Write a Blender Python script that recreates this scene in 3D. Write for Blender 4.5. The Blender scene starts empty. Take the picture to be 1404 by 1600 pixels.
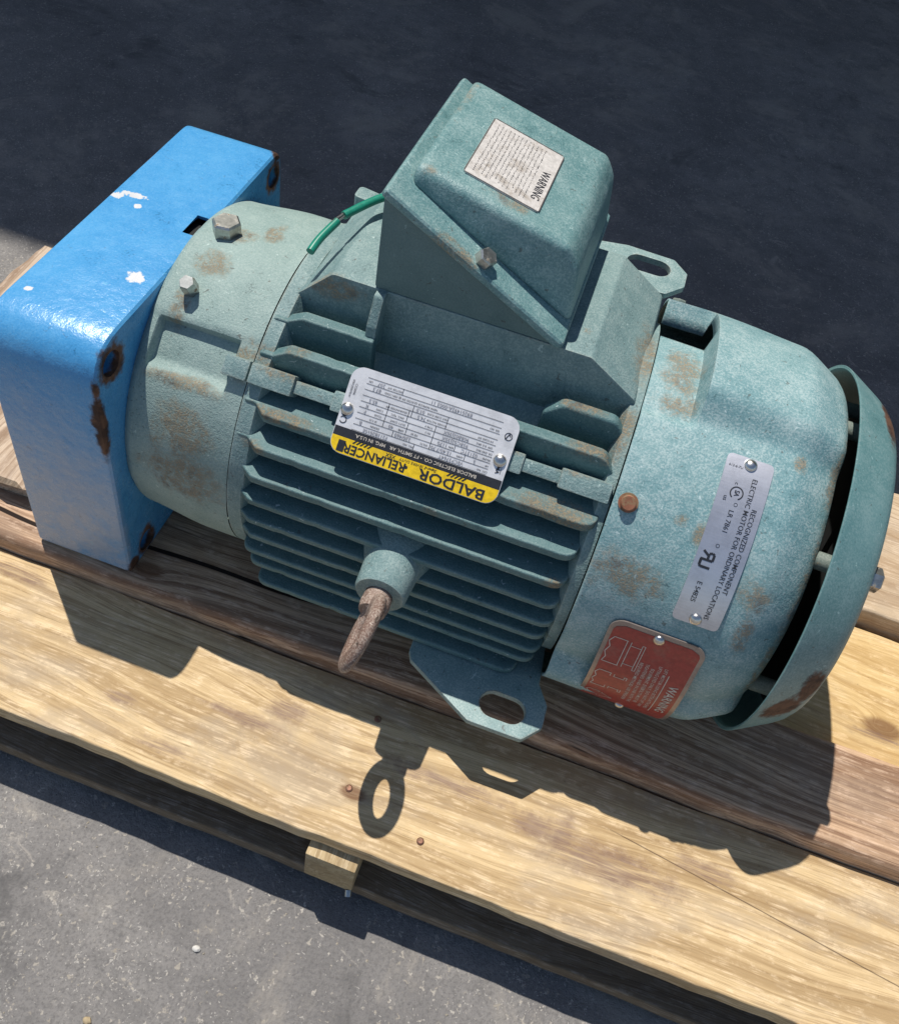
import bpy, bmesh, math, random
from mathutils import Vector, Matrix
random.seed(7)
R_ = math.radians
sc = bpy.context.scene
COL = sc.collection

# ------------------------------------------------------------------ camera
cam_d = bpy.data.cameras.new('camera'); cam = bpy.data.objects.new('camera', cam_d); COL.objects.link(cam)
CP = Vector((.2953, -.5113, .6914)); CT = Vector((.2103, 0, .1465)); ROLL = .2057
fw = (CT-CP).normalized(); rt = fw.cross(Vector((0, 0, 1))).normalized(); up = rt.cross(fw)
r2 = math.cos(ROLL)*rt+math.sin(ROLL)*up; u2 = -math.sin(ROLL)*rt+math.cos(ROLL)*up
M = Matrix((r2, u2, -fw)).transposed().to_4x4(); M.translation = CP
cam.matrix_world = M
cam_d.sensor_fit = 'HORIZONTAL'; cam_d.sensor_width = 36; cam_d.lens = 36*1482.3/1404
cam_d.shift_y = -(800-654.7)/1404; cam_d.clip_start = .02; cam_d.clip_end = 200
sc.camera = cam

# ------------------------------------------------------------------ sky, sun, exposure
SUN = Vector((-.285, .255, 1)).normalized()
el = math.asin(SUN.z); az = math.atan2(SUN.x, SUN.y)
w = bpy.data.worlds.new('World'); sc.world = w; w.use_nodes = True
nt = w.node_tree; nt.nodes.clear()
sky = nt.nodes.new('ShaderNodeTexSky'); sky.sky_type = 'NISHITA'; sky.sun_disc = False
sky.sun_elevation = el; sky.sun_rotation = az; sky.air_density = 1.0; sky.dust_density = .6
bg = nt.nodes.new('ShaderNodeBackground'); bg.inputs[1].default_value = .10
wo = nt.nodes.new('ShaderNodeOutputWorld')
nt.links.new(sky.outputs[0], bg.inputs[0]); nt.links.new(bg.outputs[0], wo.inputs[0])
sd = bpy.data.lights.new('sun', 'SUN'); sd.energy = 4.8; sd.angle = R_(.53); sd.color = (1, .95, .87)
so = bpy.data.objects.new('sun', sd); COL.objects.link(so)
so.rotation_euler = SUN.to_track_quat('Z', 'Y').to_euler(); so.location = SUN*5
vs = sc.view_settings; vs.view_transform = 'Standard'; vs.look = 'None'; vs.exposure = 0; vs.gamma = 1
vs.use_curve_mapping = False
sc.cycles.max_bounces = 4; sc.cycles.diffuse_bounces = 3; sc.cycles.glossy_bounces = 2

# ------------------------------------------------------------------ node helpers
class G:
    def __init__(s, name):
        s.m = bpy.data.materials.new(name); s.m.use_nodes = True; s.t = s.m.node_tree; s.t.nodes.clear()
        s.out = s.n('ShaderNodeOutputMaterial'); s.b = s.n('ShaderNodeBsdfPrincipled')
        s.t.links.new(s.b.outputs[0], s.out.inputs[0])
        s.P = s.n('ShaderNodeTexCoord').outputs['Object']
    def n(s, ty, ins=None, **props):
        o = s.t.nodes.new(ty)
        for k, v in props.items(): setattr(o, k, v)
        for k, v in (ins or {}).items(): s.set(o.inputs[k], v)
        return o
    def set(s, sock, v):
        if isinstance(v, bpy.types.NodeSocket): s.t.links.new(v, sock)
        else:
            if isinstance(v, (tuple, list)) and len(v) == 3 and sock.type == 'RGBA': v = (*v, 1)
            if sock.type == 'RGBA' and isinstance(v, (int, float)): v = (v, v, v, 1)
            sock.default_value = v
    def sc(s, v, k): return s.n('ShaderNodeVectorMath', {0: v, 1: k}, operation='MULTIPLY').outputs[0]
    def noise(s, v, scale, detail=4, rough=.55, dist=0):
        return s.n('ShaderNodeTexNoise', {'Vector': v, 'Scale': scale, 'Detail': detail, 'Roughness': rough, 'Distortion': dist}).outputs[0]
    def vor(s, v, scale, feat='F1'):
        return s.n('ShaderNodeTexVoronoi', {'Vector': v, 'Scale': scale}, feature=feat)
    def ma(s, op, a, b=0, c=0, clamp=False):
        return s.n('ShaderNodeMath', {0: a, 1: b, 2: c}, operation=op, use_clamp=clamp).outputs[0]
    def mr(s, v, a, b, c=0., d=1., smooth=True):
        return s.n('ShaderNodeMapRange', {0: v, 1: a, 2: b, 3: c, 4: d}, interpolation_type='SMOOTHSTEP' if smooth else 'LINEAR', clamp=True).outputs[0]
    def mix(s, f, a, b, mode='MIX'):
        o = s.n('ShaderNodeMix', data_type='RGBA', blend_type=mode, clamp_factor=True)
        s.set(o.inputs[0], f); s.set(o.inputs[6], a); s.set(o.inputs[7], b); return o.outputs[2]
    def spots(s, lst, amp=.9, nscale=60, soft=.35):
        nz = s.ma('MULTIPLY', s.ma('SUBTRACT', s.noise(s.P, nscale, 5, .7), .5), amp*2.2); res = None
        for (x, y, z, rx, ry, rz) in lst:
            d = s.n('ShaderNodeVectorMath', {0: s.P, 1: (1/rx, 1/ry, 1/rz), 2: (-x/rx, -y/ry, -z/rz)}, operation='MULTIPLY_ADD').outputs[0]
            L = s.n('ShaderNodeVectorMath', {0: d}, operation='LENGTH').outputs['Value']
            res = L if res is None else s.ma('MINIMUM', res, L)
        return s.mr(s.ma('ADD', res, nz), 1+soft, 1-soft)
    def bump(s, h, strength=.3, dist=.001, normal=None):
        ins = {'Height': h, 'Strength': strength, 'Distance': dist}
        if normal is not None: ins['Normal'] = normal
        return s.n('ShaderNodeBump', ins).outputs[0]
    def edge(s, rad=.003, lo=.03, hi=.2):
        bv = s.n('ShaderNodeBevel', {'Radius': rad}, samples=4)
        ge = s.n('ShaderNodeNewGeometry')
        d = s.n('ShaderNodeVectorMath', {0: bv.outputs[0], 1: ge.outputs['Normal']}, operation='DOT_PRODUCT').outputs['Value']
        return s.mr(s.ma('SUBTRACT', 1, d), lo, hi)
    def fin(s, col, rough, metal=0., normal=None, spec=.5):
        s.set(s.b.inputs['Base Color'], col); s.set(s.b.inputs['Roughness'], rough); s.set(s.b.inputs['Metallic'], metal)
        s.b.inputs['Specular IOR Level'].default_value = spec
        if normal is not None: s.set(s.b.inputs['Normal'], normal)
        return s.m

RUST_A, RUST_B, RUST_C = (.145, .088, .048), (.29, .205, .11), (.08, .045, .027)
def paint(name, a, b, dust, rust=.5, spots=None, dark=None, rough=.45, cast=.4, edge_r=.003, dustamt=.5, edgeamt=.6, orange=0., chips=None, rustamt=.72, greyed=None, edge_pale=.45, nicks=.55):
    """old enamel on metal: two-tone mottling, powdery fading, rust where noise and given spots say so, worn edges"""
    g = G(name)
    big = g.noise(g.P, 11, 4, .65); mid = g.noise(g.P, 55, 5, .7); fine = g.noise(g.P, 700, 2, .7)
    c = g.mix(g.mr(big, .35, .68), a, b)
    c = g.mix(g.ma('MULTIPLY', g.mr(g.ma('ADD', g.ma('MULTIPLY', fine, .62), g.ma('MULTIPLY', mid, .45)), .45, .68), dustamt), c, dust)
    if greyed: c = g.mix(g.ma('MULTIPLY', g.ma('MULTIPLY', g.spots(greyed, .5, 40, .85), g.mr(mid, .2, .6)), .8), c, (.36, .40, .47))  # pale grey blended over the given patches
    # dark grime flecks, pale nicks
    c = g.mix(g.ma('MULTIPLY', g.mr(g.ma('ADD', g.ma('MULTIPLY', mid, .6), g.ma('MULTIPLY', fine, .4)), .42, .31), .6), c, tuple(x*.3 for x in a))
    fl = g.noise(g.P, 210, 2, .6, .8)
    c = g.mix(g.ma('MULTIPLY', g.mr(fl, .685, .72), nicks), c, (.06, .045, .035)); c = g.mix(g.ma('MULTIPLY', g.mr(fl, .30, .27), nicks*.8), c, tuple(min(.8, x*1.5+.05) for x in dust))
    # rust
    rn = g.noise(g.P, 30, 6, .76, .6)
    fm = g.mr(fine, .30, .55)
    r = g.ma('MULTIPLY', g.mr(rn, .68-.10*rust, .78-.10*rust), fm)
    if spots:
        sp = g.spots(spots, 1.0, 75, .5); br = g.mr(g.noise(g.P, 130, 5, .75, .4), .36, .56); r = g.ma('MAXIMUM', r, g.ma('MULTIPLY', sp, g.ma('ADD', .20, g.ma('MULTIPLY', g.ma('MULTIPLY', br, fm), 1.0)), clamp=True))
    if edgeamt > 0:
        e = g.edge(edge_r)
        c = g.mix(g.ma('MULTIPLY', g.ma('MULTIPLY', e, g.mr(mid, .30, .55)), edge_pale), c, dust)
        r = g.ma('MAXIMUM', r, g.ma('MULTIPLY', g.ma('MULTIPLY', e, g.mr(rn, .46, .58)), edgeamt))
    rc = g.mix(g.mr(fine, .35, .65), RUST_A, RUST_B); rc = g.mix(g.mr(mid, .52, .68), rc, RUST_C)
    c = g.mix(g.ma('MULTIPLY', r, rustamt), c, rc)
    ro = g.ma('ADD', rough, g.ma('ADD', g.ma('MULTIPLY', r, .3), g.ma('MULTIPLY', mid, .2)), clamp=True)
    if dark:
        k = g.spots(dark, .65, 90, .24); c = g.mix(k, c, g.mix(g.mr(mid, .4, .6), (.045, .022, .015), (.14, .07, .04))); ro = g.mix(k, ro, .8)
    if chips:
        k = g.spots(chips, amp=1.1, nscale=190, soft=.12); c = g.mix(k, c, g.mix(mid, (.8, .8, .8), (.45, .47, .5)))
    h = g.ma('ADD', g.ma('MULTIPLY', mid, .6), g.ma('MULTIPLY', fine, .4))
    if orange: h = g.ma('ADD', h, g.ma('MULTIPLY', g.noise(g.P, 150, 1, .4), orange))
    return g.fin(c, ro, 0., g.bump(h, cast, .0016), .45)

def metal(name, col, rough=.35, m=1., var=.25, rust=0., bumpk=.1):
    g = G(name); nz = g.noise(g.P, 90, 6, .7); st = g.noise(g.sc(g.P, (30, 900, 900)), 1, 3)
    c = g.mix(g.mr(nz, .4, .7), col, tuple(x*(1-var) for x in col))
    c = g.mix(g.ma('MULTIPLY', g.mr(st, .4, .7), .18), c, tuple(min(1, x*1.25) for x in col))
    r = rough
    if rust > 0:
        k = g.ma('MULTIPLY', g.mr(g.noise(g.P, 150, 6, .7), .62-.3*rust, .72-.3*rust), .9)
        c = g.mix(k, c, g.mix(nz, RUST_A, RUST_B)); r = g.mix(k, (rough,)*3, (.85,)*3)
        mm = g.ma('MULTIPLY', g.ma('SUBTRACT', 1, k), m)
    else: mm = m
    return g.fin(c, r, mm, g.bump(nz, bumpk, .001))

def flat(name, col, rough=.5, m=0., grime=.0):
    g = G(name); nz = g.noise(g.P, 300, 3, .7)
    c = g.mix(g.mr(nz, .3, .75), col, tuple(x*.72 for x in col))
    if grime: c = g.mix(g.ma('MULTIPLY', g.mr(g.noise(g.P, 75, 5, .72, .5), .50, .68), grime), c, (.27, .215, .155))
    return g.fin(c, rough, m)

def wood(name, light, dark, grey, spots=None, stripe=.5, greyamt=.35, knots=(), along='x', seed=0., fuzz=.5, spotcol=(.20, .125, .10), rough=.85, lines=0., ring=60, bumpk=.6, crack=None):
    g = G(name)
    P = g.n('ShaderNodeVectorMath', {0: g.P, 1: (seed, seed*1.7, seed*.6)}, operation='ADD').outputs[0]
    def st(a, b): return (a, b, b) if along == 'x' else (b, a, b)
    warp = g.noise(g.sc(P, st(2.2, 7)), 1, 2, .5)
    W = g.ma('MULTIPLY', g.ma('SUBTRACT', warp, .5), .10)
    kmask = None
    for (x, y, z, r) in knots:
        k = st(1/(r*1.9), 1/r)
        d = g.n('ShaderNodeVectorMath', {0: g.P, 1: k, 2: (-x*k[0], -y*k[1], -z*k[2])}, operation='MULTIPLY_ADD').outputs[0]
        L = g.n('ShaderNodeVectorMath', {0: d}, operation='LENGTH').outputs['Value']
        W = g.ma('ADD', W, g.ma('DIVIDE', r*1.0, g.ma('ADD', g.ma('MULTIPLY', L, L), .6)))
        q = g.mr(L, 1.2, .6); kmask = q if kmask is None else g.ma('MAXIMUM', kmask, q)
    off = g.n('ShaderNodeCombineXYZ', {(1 if along == 'x' else 0): W}).outputs[0]
    Q = g.n('ShaderNodeVectorMath', {0: P, 1: off}, operation='ADD').outputs[0]
    band = g.noise(g.sc(Q, st(.9, ring)), 1, 3, .55)
    grain = g.noise(g.sc(Q, st(6, 330)), 1, 4, .75)
    fib = g.noise(g.sc(P, st(26, 520)), 1, 3, .7)
    saw = g.noise(g.sc(P, st(70, 110)), 1, 4, .7)
    blot = g.noise(g.sc(P, st(9, 20)), 1, 5, .68, .4)
    c = g.mix(g.mr(band, .40, .62), light, tuple((x*(1-stripe)+y*stripe) for x, y in zip(light, dark)))
    c = g.mix(g.ma('MULTIPLY', g.mr(grain, .45, .66), .85), c, dark)
    c = g.mix(g.ma('MULTIPLY', g.mr(blot, .44, .70), greyamt), c, grey)
    fz = g.ma('MULTIPLY', g.mr(fib, .44, .62), g.mr(saw, .40, .64))
    c = g.mix(g.ma('MULTIPLY', fz, fuzz), c, tuple(min(1, x*1.12+.17) for x in light))
    c = g.mix(g.ma('MULTIPLY', g.mr(g.ma('ADD', g.ma('MULTIPLY', grain, .6), g.ma('MULTIPLY', fib, .4)), .42, .30), .6), c, tuple(x*.45 for x in dark))
    if lines > 0:
        ln = g.ma('MULTIPLY', g.mr(g.noise(g.sc(Q, st(1.0, 70)), 1, 2, .5), .66, .69), lines); c = g.mix(ln, c, (.02, .012, .009))
    if crack:
        x0, y0, x1, y1 = crack; sx_ = g.n('ShaderNodeSeparateXYZ', {0: g.P}); k = (y1-y0)/(x1-x0)
        d = g.ma('SUBTRACT', g.ma('SUBTRACT', sx_.outputs[1], g.ma('MULTIPLY', sx_.outputs[0], k)), y0-k*x0)
        d = g.ma('ABSOLUTE', g.ma('ADD', d, g.ma('MULTIPLY', g.ma('SUBTRACT', warp, .5), .012)))
        c = g.mix(g.ma('MULTIPLY', g.ma('MULTIPLY', g.mr(d, .0007, .0002), .7), g.mr(sx_.outputs[0], x0, x0+.03)), c, (.05, .028, .018))
    if kmask is not None: c = g.mix(g.ma('MULTIPLY', kmask, .75), c, (.15, .065, .03))
    if spots: c = g.mix(g.ma('MULTIPLY', g.ma('MULTIPLY', g.spots(spots, 1.1, 70, .6), g.mr(fib, .3, .6)), .75), c, spotcol)
    c = g.mix(g.ma('MULTIPLY', g.mr(g.noise(g.P, 260, 4, .75), .66, .74), .55), c, (.08, .055, .045))
    h = g.ma('ADD', g.ma('MULTIPLY', grain, .7), g.ma('MULTIPLY', fib, .35))
    return g.fin(c, rough, 0, g.bump(h, bumpk, .0018), .25)

def asphalt():
    g = G('asphalt')
    big = g.noise(g.P, 2.2, 5, .65); mid = g.noise(g.P, 30, 5, .7, .3); fine = g.noise(g.P, 330, 4, .75)
    wv = g.n('ShaderNodeTexNoise', {'Vector': g.P, 'Scale': 240, 'Detail': 2}).outputs[1]
    PD = g.n('ShaderNodeVectorMath', {0: wv, 1: (.011, .011, .011), 2: g.P}, operation='MULTIPLY_ADD').outputs[0]
    v = g.vor(PD, 190); v2 = g.vor(PD, 430)
    c = g.mix(g.mr(big, .36, .64), (.20, .191, .186), (.285, .271, .258))
    c = g.mix(g.ma('MULTIPLY', g.mr(mid, .40, .68), .6), c, (.15, .144, .142))
    c = g.mix(g.ma('MULTIPLY', g.mr(fine, .42, .68), .6), c, (.115, .11, .109))
    s1 = g.n('ShaderNodeSeparateColor', {0: v.outputs['Color']}); s2_ = g.n('ShaderNodeSeparateColor', {0: v2.outputs['Color']})
    cl = g.mr(g.noise(g.P, 16, 4, .7), .42, .62)
    st = g.ma('MULTIPLY', g.mr(g.ma('ADD', v.outputs['Distance'], g.ma('MULTIPLY', fine, .3)), .52, .30), g.mr(g.ma('ADD', s1.outputs[0], g.ma('MULTIPLY', cl, .25)), .72, .80))
    c = g.mix(g.ma('MULTIPLY', st, .7), c, g.mix(s1.outputs[1], (.34, .30, .24), (.55, .51, .45)))
    st2 = g.ma('MULTIPLY', g.mr(v2.outputs['Distance'], .42, .2), g.mr(g.ma('ADD', s2_.outputs[0], g.ma('MULTIPLY', cl, .25)), .95, 1.0))
    c = g.mix(g.ma('MULTIPLY', st2, .55), c, (.58, .55, .50))
    sm = g.noise(g.P, 5, 6, .75, .6); c = g.mix(g.ma('MULTIPLY', g.mr(sm, .50, .64), .55), c, (.36, .328, .285)); s4 = g.noise(g.P, 23, 5, .8, 1.2); c = g.mix(g.ma('MULTIPLY', g.mr(s4, .60, .68), .5), c, (.42, .385, .34)); c = g.mix(g.ma('MULTIPLY', g.mr(sm, .44, .32), .65), c, (.095, .092, .092))
    h = g.ma('ADD', g.ma('MULTIPLY', fine, .7), g.ma('MULTIPLY', mid, .3))
    return g.fin(c, .88, 0, g.bump(h, .8, .003), .35)

# ------------------------------------------------------------------ mesh helpers
def link(name, me, mat, parent=None, smooth=None):
    o = bpy.data.objects.new(name, me); COL.objects.link(o)
    if mat and not me.materials: me.materials.append(mat)
    if smooth is not None:
        for p in me.polygons: p.use_smooth = True
        me.set_sharp_from_angle(angle=R_(smooth))
    if parent:
        o.parent = parent; o.matrix_parent_inverse = Matrix.Translation(-Vector(parent_loc(parent)))
    return o
def parent_loc(p):
    l = Vector(p.location)
    return l
def pyd(name, v, f, mat, parent=None, smooth=None):
    me = bpy.data.meshes.new(name); me.from_pydata([tuple(q) for q in v], [], f); me.validate(); me.update()
    return link(name, me, mat, parent, smooth)
def bm_obj(name, bm, mat, parent=None, smooth=35):
    bmesh.ops.recalc_face_normals(bm, faces=bm.faces)
    me = bpy.data.meshes.new(name); bm.to_mesh(me); bm.free(); return link(name, me, mat, parent, smooth)
def bevel_all(bm, off, seg=2, ang=25):
    es = [e for e in bm.edges if len(e.link_faces) == 2 and e.calc_face_angle(0) > R_(ang)]
    bmesh.ops.bevel(bm, geom=es, offset=off, segments=seg, profile=.6, affect='EDGES', clamp_overlap=True)
def prism_bm(poly, a, b, axis='y'):
    """extrude a 2-D polygon along an axis; poly gives the other two coordinates in x,y,z order"""
    bm = bmesh.new()
    def mk(p, t): return {'x': (t, p[0], p[1]), 'y': (p[0], t, p[1]), 'z': (p[0], p[1], t)}[axis]
    lo = [bm.verts.new(mk(p, a)) for p in poly]; hi = [bm.verts.new(mk(p, b)) for p in poly]
    n = len(poly); bm.faces.new(lo); bm.faces.new(hi)
    for i in range(n): bm.faces.new((lo[i], lo[(i+1) % n], hi[(i+1) % n], hi[i]))
    bmesh.ops.recalc_face_normals(bm, faces=bm.faces); return bm
def prism(name, poly, a, b, axis, mat, parent=None, bev=0, seg=2, smooth=35, cuts=(), jitter=0.):
    bm = prism_bm(poly, a, b, axis)
    if bev: bevel_all(bm, bev, seg)
    o = bm_obj(name, bm, mat, parent, smooth)
    for c in cuts: cut(o, c)
    return o
def box_bm(x0, x1, y0, y1, z0, z1): return prism_bm([(x0, y0), (x1, y0), (x1, y1), (x0, y1)], z0, z1, 'z')
def cyl_bm(p0, p1, r0, r1=None, seg=24, bm=None, prof=None):
    """lathe between two points; prof = [(t along, radius)]"""
    bm = bm or bmesh.new(); p0 = Vector(p0); p1 = Vector(p1); d = (p1-p0); L = d.length; d /= L
    a = d.orthogonal().normalized(); b = d.cross(a)
    prof = prof or [(0, r0), (L, r0 if r1 is None else r1)]
    rings = []
    for t, r in prof:
        rings.append([bm.verts.new(p0+d*t+(a*math.cos(2*math.pi*k/seg)+b*math.sin(2*math.pi*k/seg))*max(r, 1e-5)) for k in range(seg)])
    for i in range(len(rings)-1):
        for k in range(seg): bm.faces.new((rings[i][k], rings[i][(k+1) % seg], rings[i+1][(k+1) % seg], rings[i+1][k]))
    bm.faces.new(rings[0]); bm.faces.new(rings[-1]); return bm
def tube_bm(pts, r, seg=12, bm=None):
    bm = bm or bmesh.new(); pts = [Vector(p) for p in pts]; rings = []; ref = None
    for i, p in enumerate(pts):
        t = (pts[min(i+1, len(pts)-1)]-pts[max(i-1, 0)]).normalized()
        a = (ref-t*ref.dot(t)).normalized() if ref else t.orthogonal().normalized(); ref = a; b = t.cross(a)
        rr = r[i] if isinstance(r, (list, tuple)) else r
        rings.append([bm.verts.new(p+(a*math.cos(2*math.pi*k/seg)+b*math.sin(2*math.pi*k/seg))*rr) for k in range(seg)])
    for i in range(len(rings)-1):
        for k in range(seg): bm.faces.new((rings[i][k], rings[i][(k+1) % seg], rings[i+1][(k+1) % seg], rings[i+1][k]))
    bm.faces.new(rings[0]); bm.faces.new(rings[-1]); return bm
def cut(o, bm):
    """boolean difference with a temporary cutter"""
    bmesh.ops.recalc_face_normals(bm, faces=bm.faces)
    me = bpy.data.meshes.new('tmp'); bm.to_mesh(me); bm.free()
    c = bpy.data.objects.new('tmp', me); COL.objects.link(c)
    md = o.modifiers.new('b', 'BOOLEAN'); md.object = c; md.operation = 'DIFFERENCE'; md.solver = 'EXACT'
    dg = bpy.context.evaluated_depsgraph_get(); dg.update()
    new = bpy.data.meshes.new_from_object(o.evaluated_get(dg)); o.modifiers.clear(); o.data = new
    bpy.data.objects.remove(c)
    for p in new.polygons: p.use_smooth = True
    new.set_sharp_from_angle(angle=R_(32))
def rrect(w, h, r, n=6):
    out = []
    for cx, cy, a0 in ((w/2-r, h/2-r, 0), (-w/2+r, h/2-r, 90), (-w/2+r, -h/2+r, 180), (w/2-r, -h/2+r, 270)):
        for k in range(n+1):
            a = R_(a0+90*k/n); out.append((cx+r*math.cos(a), cy+r*math.sin(a)))
    return out
def round_poly(pts, rad, n=5):
    out = []; N = len(pts)
    for i, p in enumerate(pts):
        r = rad[i] if isinstance(rad, (list, tuple)) else rad
        p = Vector(p); a = (Vector(pts[i-1])-p); b = (Vector(pts[(i+1) % N])-p)
        if r <= 0: out.append(tuple(p)); continue
        an = a.normalized(); bn = b.normalized(); ang = an.angle(bn); t = min(r/math.tan(ang/2), a.length*.48, b.length*.48)
        s = p+an*t; e = p+bn*t
        for k in range(n+1):
            u = k/n; q = (1-u)**2*s+2*u*(1-u)*p+u*u*e; out.append(tuple(q))
    return out
def empty(name, loc, label=None, cat=None, group=None):
    o = bpy.data.objects.new(name, None); COL.objects.link(o); o.location = loc; o.empty_display_size = .05
    if label: o['label'] = label; o['category'] = cat
    if group: o['group'] = group
    return o
ZC = .1305
def pol(x, th, r): a = R_(th); return Vector((x, -r*math.cos(a), ZC+r*math.sin(a)))
def sst(a, b, x):
    t = max(0, min(1, (x-a)/(b-a))) if a != b else float(x >= b); return t*t*(3-2*t)
def revolve(name, xs, ths, rf, mat, parent, closed=True, keep=None, smooth=40, xf=None):
    v = []; f = []; n = len(ths)
    for i, x in enumerate(xs):
        for th in ths: v.append(pol(xf(x, th) if xf else x, th, rf(x, th, i)))
    for i in range(len(xs)-1):
        for k in range(n if closed else n-1):
            k2 = (k+1) % n
            if keep and not keep((xs[i]+xs[i+1])/2, (ths[k]+(ths[k2] if k2 else ths[k]+1))/2): continue
            f.append((i*n+k, (i+1)*n+k, (i+1)*n+k2, i*n+k2))
    return pyd(name, v, f, mat, parent, smooth)

# ------------------------------------------------------------------ materials
M_ground = asphalt()
M_blue = paint('blue_enamel', greyed=[(-.045, -.147, .02, .11, .006, .12)], a=(.058, .285, .585), b=(.076, .325, .625), dust=(.16, .43, .70), rust=-1.5, rough=.17, cast=.34, dustamt=.35, edgeamt=.0, orange=.8, nicks=.25,  # block front turns greyer towards the bottom
    dark=[(0, -.1475, .180, .008, .007, .036), (0, -.147, .216, .005, .005, .012), (0, -.1257, .2264, .006, .0150, .0160), (0, .1238, .2284, .006, .0135, .0150), (0, -.1177, .0150, .006, .0135, .0155), (0, -.138, .006, .006, .008, .009),
          (0, .136, .245, .008, .010, .006), (-.0855, .075, .2475, .0022, .03, .004), (-.0855, -.10, .10, .003, .05, .06)],
    chips=[(-.0785, .0154, .247, .005, .004, .006), (-.067, .022, .247, .010, .003, .006), (-.058, .010, .247, .003, .003, .006), (-.0164, -.0623, .247, .006, .006, .008), (-.0244, -.139, .229, .003, .003, .006), (-.072, -.105, .247, .003, .002, .006)])
T1, T2, TD = (.135, .225, .23), (.175, .275, .275), (.39, .48, .455)
M_bell = paint('green_enamel_end_bell', (.21, .305, .29), (.255, .355, .335), (.40, .49, .455), rust=.35, rough=.55, cast=.8, dustamt=.5, edgeamt=.0,
    spots=[(.036, -.002, .265, .010, .007, .02), (.055, .01, .262, .006, .012, .02), (.028, -.035, .257, .012, .010, .02), (.02, -.07, .245, .006, .014, .02), (.035, -.106, .2095, .028, .005, .006), (.045, -.123, .175, .022, .02, .02), (.078, -.088, .23, .010, .016, .012), (.05, -.125, .14, .03, .02, .02)])
M_frame = paint('green_enamel_frame', T1, T2, TD, rust=.3, rough=.5, cast=.8, dustamt=.45, edge_pale=.7,
    spots=[(.098, -.085, .24, .014, .008, .012), (.108, -.092, .238, .02, .005, .01), (.12, -.045, .275, .02, .012, .01), (.334, -.06, .25, .008, .02, .014), (.336, .01, .268, .008, .03, .012), (.30, -.092, .240, .03, .004, .006), (.105, -.125, .19, .014, .01, .006)])
M_fin = paint('green_enamel_fins', (.068, .148, .156), (.092, .180, .186), (.44, .54, .51), rust=.15, rough=.5, cast=.8, dustamt=.14, edgeamt=.6, edge_pale=1.,  # base darkened for gap shade; worn edges paled further as sunlit tips
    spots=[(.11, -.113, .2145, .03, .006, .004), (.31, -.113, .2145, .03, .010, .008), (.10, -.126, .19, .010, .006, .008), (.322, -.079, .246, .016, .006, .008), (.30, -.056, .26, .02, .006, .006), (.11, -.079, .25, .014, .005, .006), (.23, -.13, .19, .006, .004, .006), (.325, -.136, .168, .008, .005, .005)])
M_cover = paint('teal_enamel_fan_cover', (.14, .28, .305), (.20, .345, .36), (.42, .53, .53), rust=.0, rough=.48, cast=.45, dustamt=.75, edgeamt=.6, orange=.35,
    spots=[(.365, -.126, .192, .022, .014, .014), (.447, -.121, .207, .010, .012, .016), (.449, -.132, .182, .006, .010, .016), (.4760, -.100, .195, .004, .03, .05), (.4755, -.03, .25, .004, .05, .014), (.449, -.046, .262, .005, .005, .006), (.362, .0, .265, .012, .022, .02), (.362, -.03, .264, .014, .008, .010), (.40, -.10, .225, .004, .006, .007), (.4750, -.115, .15, .004, .03, .05), (.387, -.095, .228, .004, .004, .004)])
M_canopy = paint('teal_enamel_canopy', (.105, .23, .238), (.14, .275, .28), (.26, .38, .38), rust=-.9, rough=.33, cast=.14, dustamt=.55, edgeamt=.25, edge_r=.0015,
    dark=[(.496, -.137, .125, .014, .014, .015), (.506, -.129, .150, .008, .010, .018), (.509, .03, .255, .006, .03, .014)])
M_box = paint('teal_enamel_box', (.105, .225, .235), (.15, .28, .285), (.35, .475, .465), rust=-.1, rough=.32, cast=.6, dustamt=.6, edgeamt=.7, edge_r=.0045, orange=.4,
    spots=[(.163, .085, .377, .004, .025, .006), (.205, -.030, .366, .03, .004, .005), (.25, -.029, .352, .02, .006, .006), (.19, -.042, .337, .03, .004, .010), (.225, -.005, .366, .016, .008, .01), (.17, -.02, .376, .006, .008, .006)])
M_basebox = paint('teal_enamel_box_base', (.10, .17, .175), (.13, .205, .208), (.19, .275, .27), rust=.15, rough=.5, cast=.5, dustamt=.35, edgeamt=.0)
M_foot = paint('green_enamel_feet', (.16, .265, .268), (.205, .315, .312), (.42, .51, .49), rust=.0, rough=.42, cast=.35, dustamt=.6, edgeamt=.85, edge_r=.003)
M_alu = metal('stamped_aluminium', (.86, .85, .85), .34, .35, .2, bumpk=.25)
M_alu2 = metal('brushed_aluminium', (.60, .61, .66), .36, .7, .15, bumpk=.08)
M_label = flat('pale_label', (.66, .63, .60), .42, grime=.55)
M_rim = flat('label_edge', (.10, .09, .085), .5)
M_red = flat('red_print', (.40, .055, .042), .3, grime=.25)
M_redgrey = metal('red_plate_metal', (.36, .30, .27), .34, .6)
M_ink = flat('black_ink', (.022, .024, .032), .5)
M_inkg = flat('grey_ink', (.16, .15, .15), .5)
M_yel = flat('yellow_print', (.86, .58, .014), .38, grime=.15)
M_cream = flat('pale_print', (.66, .60, .52), .45)
M_stamp = flat('stamped_figures', (.33, .33, .36), .45, .3)
M_rivet = metal('rivet_metal', (.70, .68, .64), .28, 1., .3)
M_zinc = metal('zinc_bolt', (.52, .53, .50), .33, .9, .4, rust=.25)
M_bolt = paint('painted_bolt', (.15, .19, .17), (.19, .23, .20), (.32, .35, .31), rust=.8, rough=.4, cast=.3, edge_r=.0015)
M_rustbolt = metal('rusty_screw', (.36, .15, .085), .55, .4, .4, rust=.5)
M_eye = paint('rusty_eyebolt', (.15, .088, .066), (.27, .175, .135), (.46, .38, .32), rust=.9, rough=.5, cast=1., dustamt=.75, edgeamt=0., rustamt=.55, orange=.7, nicks=.8)
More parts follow.
